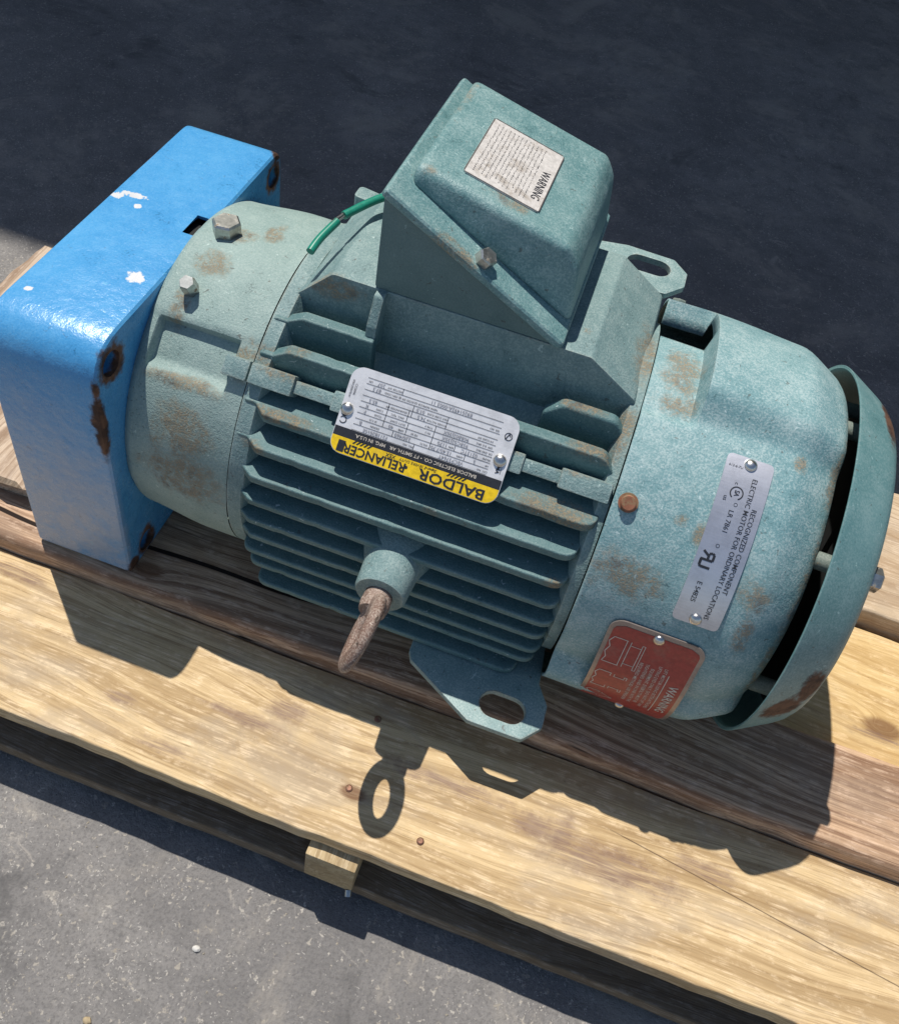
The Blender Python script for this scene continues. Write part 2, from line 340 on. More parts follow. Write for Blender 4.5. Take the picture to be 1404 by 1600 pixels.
M_wire = flat('green_wire', (.012, .25, .17), .35)
M_copper = metal('wire_strands', (.6, .58, .52), .3, 1.)
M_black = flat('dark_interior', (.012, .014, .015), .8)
M_nail = metal('nail_head', (.24, .12, .08), .55, .6, .4, rust=.4)
M_caster = flat('caster_grey', (.35, .34, .32), .9)

# ------------------------------------------------------------------ setting: ground and an added, unseen slab that casts the shade behind the pallet
ZG = -.112
g_ = pyd('ground', [(-40, -40, ZG), (40, -40, ZG), (40, 40, ZG), (-40, 40, ZG)], [(0, 1, 2, 3)], M_ground); g_['kind'] = 'structure'
caster = empty('shade_caster', (0, 4, ZG), 'unseen added slab that casts the dark shade on the asphalt beyond the pallet', 'shade_caster')
EDGE = .345+.255*3.5
prism('shade_slab', [(-12, EDGE), (12, EDGE), (12, 5), (-12, 5)], 3.39, 3.6, 'z', M_caster, caster, .02)  # added out of view to throw shade on the ground
prism('shade_slab_back', [(-12, 4.9), (12, 4.9), (12, 5.2), (-12, 5.2)], ZG, 3.38, 'z', M_caster, caster, .01)

# loose stone chips on the asphalt
rnd = random.Random(3); V = []; F = []
for _ in range(450):
    if rnd.random() < .93: x = rnd.uniform(-.12, .75); y = rnd.uniform(-.72, -.28)
    else: x = rnd.uniform(-.9, .8); y = rnd.uniform(.28, 1.6)
    s = rnd.choice([.0006, .0008, .001, .0012, .0018])*rnd.uniform(.7, 1.3); b = len(V); a0 = rnd.uniform(0, 6.3)
    for k in range(5):
        a = a0+k*1.2566; q = s*rnd.uniform(.6, 1.3); V.append((x+q*math.cos(a), y+q*math.sin(a), ZG-.0002))
    V.append((x+s*.2, y, ZG+s*rnd.uniform(.5, .9)))
    for k in range(5): F.append((b+k, b+(k+1) % 5, b+5))
gg = pyd('stone_chips', V, F, flat('stone_chip', (.36, .32, .26), .7)); gg['kind'] = 'stuff'
for i, (x, y, s, lab) in enumerate([(.164, -.352, .0026, 'small white pebble on the sunlit asphalt, nearer the pallet'), (.115, -.418, .0028, 'small tan pebble lying on asphalt near the bottom edge')]):
    bm = bmesh.new(); bmesh.ops.create_icosphere(bm, subdivisions=2, radius=s)
    for v in bm.verts: v.co = Vector((v.co.x*1.2, v.co.y*.9, v.co.z*.65))*rnd.uniform(.85, 1.12)
    o = bm_obj('pebble', bm, flat('pebble_stone', ((.62, .60, .56), (.42, .33, .2))[i], .7)); o.location = (x, y, ZG+s*.45); o['label'] = lab; o['category'] = 'pebble'; o['group'] = 'pebbles on the asphalt'

# ------------------------------------------------------------------ pallet
pal = empty('wooden_pallet', (.25, 0, ZG), 'worn wooden pallet with yellow and dark boards carrying the motor', 'pallet')
def board(name, x0, x1, y0, y1, z0, z1, mat, parent, r=.002, seed=1, wob=.0012, along='x', nx=70, endrough=0.):
    rr = random.Random(seed); cs = []
    h = z1-z0; wdt = y1-y0
    prof = [(y0, z0+r*.5), (y0, z1-r)]+[(y0+r-r*math.cos(R_(a)), z1-r+r*math.sin(R_(a))) for a in (22, 45, 68)]+[(y0+r, z1)]
    nm = 9
    prof += [(y0+r+(wdt-2*r)*k/nm, z1) for k in range(1, nm)]
    prof += [(y1-r, z1)]+[(y1-r+r*math.sin(R_(a)), z1-r+r*math.cos(R_(a))) for a in (22, 45, 68)]+[(y1, z1-r), (y1, z0+r*.5), (y1-r*.5, z0), (y0+r*.5, z0)]
    V = []; F = []; n = len(prof)
    ph = [rr.uniform(0, 6.28) for _ in range(8)]
    for i in range(nx+1):
        t = i/nx; x = x0+(x1-x0)*t
        wy0 = wob*(math.sin(x*23+ph[0])+.6*math.sin(x*61+ph[1])+.5*math.sin(x*151+ph[2])+rr.uniform(-.3, .3))
        wy1 = wob*(math.sin(x*19+ph[3])+.6*math.sin(x*57+ph[4])+rr.uniform(-.3, .3))
        wz = wob*.5*(math.sin(x*9+ph[5])+.4*math.sin(x*41+ph[6]))
        for (y, z) in prof:
            k = (y-y0)/wdt; ex = 0
            if endrough and i in (0, nx): ex = endrough*math.sin(k*17+ph[7])*(.4+.6*rr.random())
            yy = y+wy0*(1-k)+wy1*k; zz = z+(wz if z > z0+h*.3 else 0)
            V.append((x+ex, yy, zz) if along == 'x' else (yy, x+ex, zz))
    for i in range(nx):
        for k in range(n): F.append((i*n+k, (i+1)*n+k, (i+1)*n+(k+1) % n, i*n+(k+1) % n))
    F.append(tuple(range(n))); F.append(tuple(nx*n+k for k in reversed(range(n))))
    o = pyd(name, V, F, mat, parent, 40)
    bm = bmesh.new(); bm.from_mesh(o.data); bmesh.ops.recalc_face_normals(bm, faces=bm.faces); bm.to_mesh(o.data); bm.free()
    for p in o.data.polygons: p.use_smooth = True
    o.data.set_sharp_from_angle(angle=R_(40))
    return o
W_yel = wood('yellow_pine', (.66, .49, .275), (.33, .215, .105), (.40, .325, .245), crack=(.4153, -.1924, .6458, -.227), stripe=.75, greyamt=.6, seed=1.3, fuzz=.5, ring=75, knots=[(.236, -.238, -.02, .006)],
    spots=[(.135, -.214, -.02, .030, .005, .02), (.165, -.196, -.02, .016, .008, .02), (.09, -.258, -.02, .025, .004, .02), (.37, -.212, -.02, .018, .008, .02), (.395, -.213, -.02, .010, .013, .02), (.30, -.205, -.02, .045, .006, .02), (-.1, -.168, -.02, .03, .006, .02), (.04, -.235, -.02, .010, .005, .02), (.50, -.197, -.02, .020, .006, .02), (.43, -.22, -.02, .05, .012, .02)])
W_yel2 = wood('yellow_pine_inner', (.66, .47, .225), (.44, .275, .11), (.45, .35, .23), stripe=.5, greyamt=.35, seed=4.1, fuzz=.5, ring=50, knots=[(.635, -.025, -.02, .010)], spots=[(.63, -.035, -.02, .02, .004, .02)])
W_dark = wood('weathered_brown', (.60, .405, .26), (.19, .10, .058), (.31, .225, .165), stripe=.8, greyamt=.55, seed=7.7, fuzz=.45, lines=1., ring=100, knots=[(.01, -.135, 0, .008)])
W_tan = wood('sawn_tan', (.56, .43, .29), (.35, .235, .14), (.36, .30, .24), stripe=.6, greyamt=.4, seed=2.9, fuzz=.5)
W_str = wood('stringer_wood', (.50, .38, .215), (.31, .215, .11), (.31, .26, .19), stripe=.5, greyamt=.4, seed=5.5, along='y')
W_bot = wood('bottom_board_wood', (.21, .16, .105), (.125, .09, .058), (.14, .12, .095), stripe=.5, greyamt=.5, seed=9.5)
W_loose = wood('weathered_loose_board', (.54, .42, .31), (.27, .18, .12), (.38, .33, .29), stripe=.9, greyamt=.45, seed=3.3, along='y', fuzz=.4, ring=80)
XL, XR = -.27, 1.02
ZB = -.036
b1 = board('deck_board', XL, XR, -.275, -.1535, ZB, -.02, W_yel, pal, .0016, 1, .0006); b1['label'] = 'wide yellow front deck board with stains'
b2 = board('deck_board', XL-.01, XR-.01, -.1525, -.064, ZB, 0, W_dark, pal, .007, 2, .0006); b2['label'] = 'dark brown raised deck board under the motor'
b3 = board('deck_board', XL, XR, -.060, .071, ZB, -.02, W_yel2, pal, .002, 3, .0010); b3['label'] = 'yellow deck board behind the dark one'
b4 = board('deck_board', -.02, XR, .077, .24, ZB, 0, W_tan, pal, .003, 4, .0010); b4['label'] = 'tan deck board along the far side'
for x in (-.245, .2385, .74):
    o = prism('stringer', [(x-.0195, -.285), (x+.0195, -.285), (x+.0195, .25), (x-.0195, .25)], -.080, ZB-.0006, 'z', W_str, pal, .0015)
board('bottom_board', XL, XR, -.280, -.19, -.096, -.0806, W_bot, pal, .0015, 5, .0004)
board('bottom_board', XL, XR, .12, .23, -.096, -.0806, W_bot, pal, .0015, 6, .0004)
for x in (-.245, .2385, .74):
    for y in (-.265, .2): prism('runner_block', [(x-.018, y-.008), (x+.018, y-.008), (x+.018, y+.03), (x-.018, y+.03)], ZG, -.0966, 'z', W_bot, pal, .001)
for (x, y, z) in [(.2327, -.177, -.02), (.2322, -.2359, -.02), (.295, -.253, -.02), (.741, -.24, -.02)]:
    bm_obj('nail', cyl_bm((x, y, z-.004), (x, y, z+.0011), .0028, prof=[(0, .0028), (.0044, .0028), (.0051, .0018)], seg=14), M_nail, pal)
sp = [(.575, -.2752), (.60, -.2765), (.628, -.2758), (.625, -.2725), (.60, -.2718), (.58, -.2735)]
prism('splinter', sp, -.0205, -.0185, 'z', flat('fresh_wood', (.75, .56, .22), .7), pal)
bm = cyl_bm((.2555, -.2845, -.0785), (.2568, -.2885, -.0805), .0026, seg=12); bm_obj('nail', bm, M_zinc, pal)

# loose cross board with a splintered end, left of the blue block
lb = board('wooden_board', -.115, .172, -.289, -.093, .0015, .020, W_loose, None, .002, 11, .0014, along='y', nx=40, endrough=.007)
lb['label'] = 'loose weathered board with splintered end lying across the pallet beside the blue block'; lb['category'] = 'board'
# ------------------------------------------------------------------ motor
mo = empty('electric_motor', (.21, 0, 0), 'green industrial electric motor with cooling fins, lifting eye and blue mounting block', 'motor')

# blue mounting block
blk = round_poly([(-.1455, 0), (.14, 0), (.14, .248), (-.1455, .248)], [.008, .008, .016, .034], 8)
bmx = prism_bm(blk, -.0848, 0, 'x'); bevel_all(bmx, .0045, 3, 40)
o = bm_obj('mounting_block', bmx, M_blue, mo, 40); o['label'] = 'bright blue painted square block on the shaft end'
for (y, z) in ((-.1257, .2264), (.1238, .2284), (-.1177, .0150), (.118, .018)): cut(o, cyl_bm((-.07, y, z), (.01, y, z), .0098, seg=28))
cut(o, box_bm(-.0145, .01, -.002, .022, .236, .26))
cut(o, cyl_bm((-.035, 0, ZC), (.01, 0, ZC), .117, seg=64))

# end bell
def bell_r(x, th, i):
    a = th % 90; p = sst(.0085, .0105, x)*(1-sst(.069, .072, x)); q = sst(36, 41, a)*(1-sst(53, 54.2, a)) if True else 0
    base = .1285+.005*sst(.0, .06, x)
    if x < .004: base -= .003*(1-x/.004)
    return base+.0010*sst(53, 56, a)*(1-sst(80, 100, a))-.0075*p*q
xs = [0, .0015, .003, .005]+[.007+.001*k for k in range(6)]+[.015+.006*k for k in range(9)]+[.067, .068, .069, .070, .071, .072, .073, .076, .080, .0846]
revolve('end_bell', xs, [k*1. for k in range(360)], bell_r, M_bell, mo, smooth=32)
revolve('pilot_ring', [-.034, .002], [k*3. for k in range(120)], lambda x, t, i: .112, M_black, mo)
def hexbolt(name, base, axis, r, h, mat, parent, rot=0., seg=6, washer=False):
    base = Vector(base); axis = Vector(axis).normalized(); a = axis.orthogonal().normalized(); b = axis.cross(a)
    bm = bmesh.new(); rings = []
    for t, k in ((-.004, 1), (h*.86, 1), (h, .86)):
        rings.append([bm.verts.new(base+axis*t+(a*math.cos(rot+2*math.pi*j/seg)+b*math.sin(rot+2*math.pi*j/seg))*r*k) for j in range(seg)])
    for i in range(2):
        for j in range(seg): bm.faces.new((rings[i][j], rings[i][(j+1) % seg], rings[i+1][(j+1) % seg], rings[i+1][j]))
    bm.faces.new(rings[-1]); bm.faces.new(rings[0])
    if washer: cyl_bm(base-axis*.002, base+axis*.002, r*1.25, seg=24, bm=bm)
    bevel_all(bm, r*.05, 1, 20)
    return bm_obj(name, bm, mat, parent, 25)
def radial(th): a = R_(th); return Vector((0, -math.cos(a), math.sin(a)))
o = hexbolt('plug', pol(.0225, 89, .131), radial(89), .0108, .0105, M_zinc, mo, .4)
hexbolt('bolt', pol(.0235, 64, .130), radial(62), .0060, .0150, M_zinc, mo, .2)

# frame: drum with end rings, pad and lugs; every fin a piece of its own
fr = revolve('frame', [.0852, .0855, .0960, .0975, .104, .108, .320, .327, .331, .3340, .3412], [k*1.5 for k in range(240)],
    lambda x, t, i: (.131, .1345, .1345, .1325, .115, .107, .107, .109, .128, .1335, .1335)[i]+.0015*math.sin(R_(t)*5)*(1 if i in (3, 4, 8) else 0), M_frame, mo, smooth=30)
def sub(name, *a, **k): return prism(name, *a, parent=fr, **k)
# conduit pad with sloping ends
pp = round_poly([(.088, .245), (.093, .2585), (.119, .286), (.300, .286), (.336, .262), (.340, .235), (.33, .2), (.1, .2)], [0, .004, .006, .005, .004, 0, 0, 0], 4)
prism('conduit_pad', pp, -.039, .082, 'y', M_frame, fr, .002, 2)
prism('web', round_poly([(-.058, .25), (-.056, .266), (-.0455, .2855), (-.036, .2855), (-.036, .24)], .003), .1515, .1585, 'x', M_frame, fr, .0012)
prism('lug', round_poly([(.086, .085), (.113, .081), (.113, .095), (.086, .10)], .004), .225, .263, 'z', M_frame, fr, .002)
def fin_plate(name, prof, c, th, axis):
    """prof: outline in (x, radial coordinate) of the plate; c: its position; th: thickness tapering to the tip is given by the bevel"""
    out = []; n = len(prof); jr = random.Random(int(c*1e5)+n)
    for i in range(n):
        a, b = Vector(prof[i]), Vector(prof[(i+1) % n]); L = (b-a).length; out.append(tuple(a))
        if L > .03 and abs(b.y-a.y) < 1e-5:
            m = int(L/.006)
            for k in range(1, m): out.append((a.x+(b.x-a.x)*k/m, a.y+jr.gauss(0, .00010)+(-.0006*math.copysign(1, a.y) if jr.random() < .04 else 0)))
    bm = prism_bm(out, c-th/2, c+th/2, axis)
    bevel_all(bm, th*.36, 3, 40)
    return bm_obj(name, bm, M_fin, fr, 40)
TIPS = [(.211, -.1150), (.190, -.1270), (.168, -.1348), (.147, -.1385), (.126, -.1395), (.105, -.1378), (.084, -.1368), (.0645, -.1340), (.0455, -.1370)]
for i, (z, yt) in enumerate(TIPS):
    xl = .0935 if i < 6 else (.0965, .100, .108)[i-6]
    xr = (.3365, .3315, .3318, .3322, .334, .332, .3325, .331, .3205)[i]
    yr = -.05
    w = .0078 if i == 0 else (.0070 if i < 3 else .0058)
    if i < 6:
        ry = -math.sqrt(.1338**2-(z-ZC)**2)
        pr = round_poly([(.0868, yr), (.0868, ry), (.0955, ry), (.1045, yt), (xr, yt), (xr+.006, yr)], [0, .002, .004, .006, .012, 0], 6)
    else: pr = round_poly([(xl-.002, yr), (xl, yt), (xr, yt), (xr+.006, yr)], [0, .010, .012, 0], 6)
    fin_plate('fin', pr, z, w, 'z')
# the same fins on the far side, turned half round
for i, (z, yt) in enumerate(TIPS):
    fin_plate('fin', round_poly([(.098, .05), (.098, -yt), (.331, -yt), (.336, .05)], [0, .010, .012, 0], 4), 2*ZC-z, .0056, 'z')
for (y, zt, spans) in ((-.0565, .2585, ((.090, .1590), (.2805, .338))), (-.079, .2465, ((.090, .338),)), (.10, .232, ((.092, .336),))):
    for (a, b) in spans:
        rz = ZC+math.sqrt(.1340**2-y*y) if a < .1 else zt-.012
        lead = [(.0868, .19), (.0868, rz), (.0965, rz), (.1075, zt)] if a < .1 else [(a-.001, .19), (a, zt-.012), (a+.012, zt)]
        fin_plate('fin', round_poly(lead+[(b-.010 if b > .3 else b, zt), (b, zt-(.013 if b > .3 else .004)), (b+.001, .19)], ([0, .002, .004, .006] if a < .1 else [0, .006, .008])+[.008, .003, 0], 5), y, .0092, 'y')
for y in (-.075, -.05, -.025, 0, .025, .05, .075):    # underside
    fin_plate('fin', [(.10, .03), (.10, .012), (.33, .012), (.33, .03)], y, .006, 'y')
# diagonal bar with lugs that carries the name plate
def diag(name, x0, x1, r0, r1, th, ang=46., bev=.0015):
    bm = box_bm(x0, x1, -th/2, th/2, r0, r1); bevel_all(bm, bev, 2)
    bmesh.ops.rotate(bm, verts=bm.verts, cent=(0, 0, 0), matrix=Matrix.Rotation(R_(90-ang), 3, 'X')); bmesh.ops.translate(bm, verts=bm.verts, vec=(0, 0, ZC))
    return bm_obj(name, bm, M_frame, fr, 35)
diag('bar', .0935, .337, .100, .1375, .0090)
diag('lug', .0862, .118, .105, .1405, .0145)
diag('lug', .305, .3395, .105, .1405, .0135)
diag('lug', .146, .166, .105, .1395, .014)
diag('lug', .258, .280, .105, .1395, .014)
diag('lug', .0665, .0850, .118, .1395, .0145)

# eye bolt with boss
EX = .2146
bm_obj('eyebolt_boss', cyl_bm((EX, -.105, ZC), (EX, -.1635, ZC), 0, seg=40, prof=[(0, .030), (.02, .0265), (.030, .0225), (.036, .0200), (.0565, .0186), (.0585, .0172), (.0586, .0098), (.050, .0095)]), M_frame, mo, 40)
bm = bmesh.new(); NR, NT = 48, 16; rr0, mr = .0215, .0070; cy0 = -.1955
for i in range(NR):
    a = 2*math.pi*i/NR
    for j in range(NT):
        b = 2*math.pi*j/NT; k = mr*(1+.10*max(0, math.cos(a)))
        q = rr0+k*math.cos(b); bm.verts.new((EX+k*.66*math.sin(b), cy0+q*math.cos(a), ZC+q*math.sin(a)))
bm.verts.ensure_lookup_table()
for i in range(NR):
    for j in range(NT): bm.faces.new([bm.verts[x] for x in (i*NT+j, ((i+1) % NR)*NT+j, ((i+1) % NR)*NT+(j+1) % NT, i*NT+(j+1) % NT)])
cyl_bm((EX, -.150, ZC), (EX, -.180, ZC), 0, seg=24, prof=[(0, .0088), (.012, .0090), (.016, .0100), (.022, .0105), (.028, .0095)], bm=bm)
for v in bm.verts: v.co = Vector((EX, 0, ZC))+Matrix.Rotation(R_(16), 3, 'Y') @ (v.co-Vector((EX, 0, ZC)))
bm_obj('eyebolt', bm, M_eye, mo, 60)['label'] = 'rust brown lifting eye'

# feet
def slot_bm(x0, x1, y, r, z): 
    pts = [(x1-r+r*math.sin(R_(a)), y+r*math.cos(R_(a))) for a in range(0, 181, 15)]+[(x0+r-r*math.sin(R_(a)), y-r*math.cos(R_(a))) for a in range(0, 181, 15)]
    return prism_bm(pts, z-.02, z+.02, 'z')
ff = round_poly([(.238, -.06), (.2405, -.1440), (.2440, -.1510), (.2990, -.1815), (.3405, -.1812), (.3530, -.1665), (.3525, -.148), (.3425, -.133), (.335, -.06)], [0, .003, .003, .004, .003, .003, .004, .004, 0], 3)
prism('foot', ff, .0345, .0400, 'z', M_foot, mo, .0008, 2, cuts=[slot_bm(.3030, .3385, -.1620, .0108, .038)])
bf = round_poly([(.335, .05), (.3315, .123), (.340, .1235), (.3535, .140), (.3535, .1585), (.3405, .1728), (.3000, .1740), (.268, .1665), (.262, .05)], [0, .004, .004, .004, .003, .003, .004, .004, 0], 3)
prism('foot', bf, .2285, .234, 'z', M_foot, mo, .0008, 2, cuts=[slot_bm(.3025, .3395, .1545, .0108, .232)])

# fan cover
def bulge(th):
    d = min(abs((th-120+180) % 360-180), abs((th+60+180) % 360-180)); return 1-sst(38, 48, d)
CX = [.3418, .3435, .348, .353, .3585, .364, .370, .374, .3765, .3785, .382, .388, .394, .402, .410, .418, .426, .434, .4405, .4440]
CE = [(.4475, -.0003), (.4515, -.0014), (.4560, -.0034), (.4620, -.0066), (.4680, -.0100), (.4735, -.0132), (.4768, -.0162), (.4783, -.0200), (.4787, -.030), (.4787, -.06)]
def cov_r(x, th, i):
    b = bulge(th); up_ = sst(.374, .3785, x) if 60 < th % 360 < 180 else 1.
    bar_ = sst(124, 126, th % 360)*(1-sst(178, 182, th % 360)) if 60 < th % 360 < 182 else 0
    amp = .0150*b*max(up_, bar_)*(1-.32*sst(.36, .47, x))
    drop = -.0045*(1-up_)*sst(70, 73, th)*(1-bar_) if 60 < th < 130 else 0
    r = .1392+amp+drop+.0004*math.sin(R_(th)*7+x*60)
    if i >= len(CX): r += CE[i-len(CX)][1]
    return r
def keep(x, th): return not (x < .3765 and 106 < th < 124)
cv = revolve('fan_cover', CX+[c[0] for c in CE], [k*1. for k in range(360)], cov_r, M_cover, mo, keep=keep, smooth=38)
md = cv.modifiers.new('solid', 'SOLIDIFY'); md.thickness = .0022; md.offset = -1
revolve('inner_shade_drum', [.3405, .46], [k*4. for k in range(90)], lambda x, t, i: .118, M_black, mo)  # black drum standing in for the shaded inside of the cover
hexbolt('screw', pol(.3514, 45.5, .1392), radial(45.5), .0052, .0055, M_rustbolt, mo, .3, seg=16, washer=True)
hexbolt('screw', pol(.3514, 135.5, .152), radial(135.5), .0058, .0055, M_bolt, mo, .3)

# drip canopy on standoffs
CR = .1447
cxs = [(.4795, CR+.0002), (.4803, CR+.0008), (.4815, CR+.0003), (.485, CR-.0016), (.491, CR-.0050), (.498, CR-.0090), (.505, CR-.0130), (.5105, CR-.0168), (.5140, CR-.0205), (.5155, CR-.025), (.516, CR-.032), (.5162, .06), (.5162, .001)]
cp = revolve('drip_canopy', [c[0] for c in cxs], [k*1.5 for k in range(240)], lambda x, t, i: cxs[i][1], M_canopy, mo, smooth=50)
md = cp.modifiers.new('solid', 'SOLIDIFY'); md.thickness = .0022; md.offset = -1
for th in (47, -9, 137, -99, 100):
    p0 = pol(.470, th, .116); p1 = pol(.5145, th, .116)
    bm_obj('standoff', cyl_bm(p0, p1, .0062, seg=20), M_bolt, mo)
for th in (47,): hexbolt('bolt', pol(.5155, th, .112), (1, 0, 0), .0085, .007, M_zinc, mo)

revolve('end_shade_disc', [.4776, .47761], [k*4. for k in range(90)], lambda x, t, i: (.116, .001)[i], M_black, mo)  # black disc, gap shade put in as colour at the cover end
revolve('canopy_shade_disc', [.5120, .51201], [k*4. for k in range(90)], lambda x, t, i: (.1195, .001)[i], M_black, mo)  # added black disc painting the shade inside the canopy

# conduit box
Y0, Y1 = -.0385, .112
cb = prism('conduit_box', round_poly([(.1490, .2862), (.2775, .2862), (.2775, .2885), (.1490, .3605)], [.002, 0, 0, .003], 2), Y0, Y1, 'y', M_basebox, mo, .0015, 2)
L0, L1 = Vector((.1475, .3615)), Vector((.2775, .2868)); dn = (L1-L0).normalized(); nn = Vector((-dn.y, dn.x))
fl = [L0, L1, L1+nn*.0075, L0+nn*.0075]
prism('gasket', [tuple(p) for p in (L0+dn*.003-nn*.0022, L1-dn*.003-nn*.0022, L1-dn*.003+nn*.001, L0+dn*.003+nn*.001)], Y0-.0012, Y1+.001, 'y', M_ink, cb)
prism('cover_flange', [tuple(p) for p in fl], Y0-.0065, Y1+.004, 'y', M_box, cb, .0036, 3)
A = L0+dn*.010+nn*.006; B = L1-dn*.002+nn*.006
DT = [(.1610, .3735), (.2660, .3470), (.2745, .3330)]
dome = [tuple(A)]+DT+[tuple(B)]
bmx = prism_bm(dome, Y0+.0140, Y1-.001, 'y')
for v in bmx.verts:
    if (v.co.x, v.co.z) != tuple(A) and v.co.z > .33: v.co.y += .0065 if v.co.y < 0 else -.004
bmesh.ops.bevel(bmx, geom=[e for e in bmx.edges], offset=.0085, segments=4, profile=.55, affect='EDGES', clamp_overlap=True)
bm_obj('cover', bmx, M_box, cb, 60)
sx = L0+(L1-L0)*.5+nn*.0072
hexbolt('screw', (sx.x, Y0+.003, sx.y), (nn.x, -.15, nn.y), .0066, .0085, M_zinc, cb, .3)
hexbolt('screw', (sx.x+.045, Y1+.001, sx.y-.022), (nn.x, .1, nn.y), .0062, .0085, M_zinc, cb, .3)

# green lead
def bez(pts, n=10):
    out = []
    for i in range(len(pts)-1):
        p0 = Vector(pts[max(i-1, 0)]); p1 = Vector(pts[i]); p2 = Vector(pts[i+1]); p3 = Vector(pts[min(i+2, len(pts)-1)])
        for k in range(n):
            t = k/n; out.append(.5*((2*p1)+(-p0+p2)*t+(2*p0-5*p1+4*p2-p3)*t*t+(-p0+3*p1-3*p2+p3)*t**3))
    out.append(Vector(pts[-1])); return out
wp = bez([(.160, .075, .290), (.142, .063, .297), (.122, .043, .298), (.1055, .012, .2965)])
wr = bm_obj('ground_wire', tube_bm(wp, .0031), M_wire, mo, 60); wr['label'] = 'green insulated lead with bare strands'
sp_ = [(.1055+a, .012+b, .2965+c) for a, b, c in ((0, 0, 0), (-.003, -.008, -.001), (-.004, -.012, -.002))]
for k in range(3):
    bm_obj('strand', tube_bm(bez([tuple(Vector(p)+Vector((.0009*math.cos(k*2.1), .0009*math.sin(k*2.1), .0007*k))) for p in sp_], 5), .0009, 8), M_copper, wr)
bm_obj('wire_end', tube_bm(bez([(.1036, .005, .2953), (.099, -.014, .2915), (.0975, -.027, .2885)]), .0030), M_wire, wr, 60)

# ------------------------------------------------------------------ plates and writing
def text_geo(s, size, bold=0., xs=1., align='CENTER', shear=0., sp=1.):
    cu = bpy.data.curves.new('t', 'FONT'); cu.body = s; cu.size = size; cu.align_x = align; cu.align_y = 'CENTER'; cu.offset = bold*size; cu.resolution_u = 2; cu.shear = shear; cu.space_character = sp; cu.fill_mode = 'FRONT'
    ob = bpy.data.objects.new('t', cu); COL.objects.link(ob); dg = bpy.context.evaluated_depsgraph_get(); dg.update()
    me = bpy.data.meshes.new_from_object(ob.evaluated_get(dg)); bpy.data.objects.remove(ob)
    v = [(q.co.x*xs, q.co.y) for q in me.vertices]; f = [tuple(p.vertices) for p in me.polygons]; bpy.data.meshes.remove(me); bpy.data.curves.remove(cu)
    return v, f
class Print:
    """flat print gathered in plate coordinates (u right, v up) and laid on the plate by a mapping"""
    def __init__(s): s.v = []; s.f = []
    def add(s, v, f):
        b = len(s.v); s.v += v; s.f += [tuple(i+b for i in q) for q in f]
    def text(s, t, u, v, size, rot=0., **k):
        a, f = text_geo(t, size, **k); c, q = math.cos(R_(rot)), math.sin(R_(rot)); s.add([(u+x*c-y*q, v+x*q+y*c) for x, y in a], f)
    def rect(s, u0, v0, u1, v1, n=1):
        for k in range(n):
            a = u0+(u1-u0)*k/n; b = u0+(u1-u0)*(k+1)/n; s.add([(a, v0), (b, v0), (b, v1), (a, v1)], [(0, 1, 2, 3)])
    def line(s, pts, w):
        for (a, b) in zip(pts[:-1], pts[1:]):
            d = Vector((b[0]-a[0], b[1]-a[1])); L = d.length or 1; n = Vector((-d.y, d.x))/L*w/2
            s.add([(a[0]-n.x, a[1]-n.y), (b[0]-n.x, b[1]-n.y), (b[0]+n.x, b[1]+n.y), (a[0]+n.x, a[1]+n.y)], [(0, 1, 2, 3)])
    def poly(s, p): s.add(list(p), [tuple(range(len(p)))])
    def ring(s, u, v, r, w, a0=0, a1=360):
        s.line([(u+r*math.cos(R_(a)), v+r*math.sin(R_(a))) for a in range(a0, a1+1, 15)], w)
    def build(s, name, mp, off, mat, parent): return pyd(name, [mp(u, v, off) for u, v in s.v], s.f, mat, parent)
def plate(name, outline, mp, th, mat, nu=24):
    """plate solid: the outline cut in strips along u so that it can follow a curved surface"""
    us = [p[0] for p in outline]; u0, u1 = min(us), max(us); N = len(outline)
    def span(u):
        ys = []
        for i in range(N):
            a, b = outline[i], outline[(i+1) % N]
            if (a[0]-u)*(b[0]-u) <= 0 and a[0] != b[0]: ys.append(a[1]+(b[1]-a[1])*(u-a[0])/(b[0]-a[0]))
        return (min(ys), max(ys)) if ys else (0, 0)
    cuts_ = sorted(set([u0+(u1-u0)*(.5-.5*math.cos(math.pi*k/nu)) for k in range(nu+1)]))
    V = []; F = []
    for u in cuts_:
        e = (u1-u0)*1e-4; a, b = span(min(max(u, u0+e), u1-e))
        for o in (0, th): V += [mp(u, a, o), mp(u, b, o)]
    n = len(cuts_)
    for i in range(n-1):
        p, q = 4*i, 4*i+4
        F += [(p+2, q+2, q+3, p+3), (p, p+1, q+1, q), (p, q, q+2, p+2), (p+1, p+3, q+3, q+1)]
    F += [(0, 2, 3, 1), (4*n-4, 4*n-3, 4*n-1, 4*n-2)]
    o = pyd(name, V, F, mat, mo)
    bm = bmesh.new(); bm.from_mesh(o.data); bmesh.ops.recalc_face_normals(bm, faces=bm.faces); bm.to_mesh(o.data); bm.free()
    return o
def rivet(parent, p, nrm, r=.0042, mat=None):
    nrm = Vector(nrm).normalized(); p = Vector(p)-nrm*.001
    return bm_obj('rivet', cyl_bm(p, p+nrm, 0, seg=20, prof=[(0, r), (.0016, r), (.0026, r*.86), (.0034, r*.58), (.0038, r*.2)]), mat or M_rivet, parent, 70)

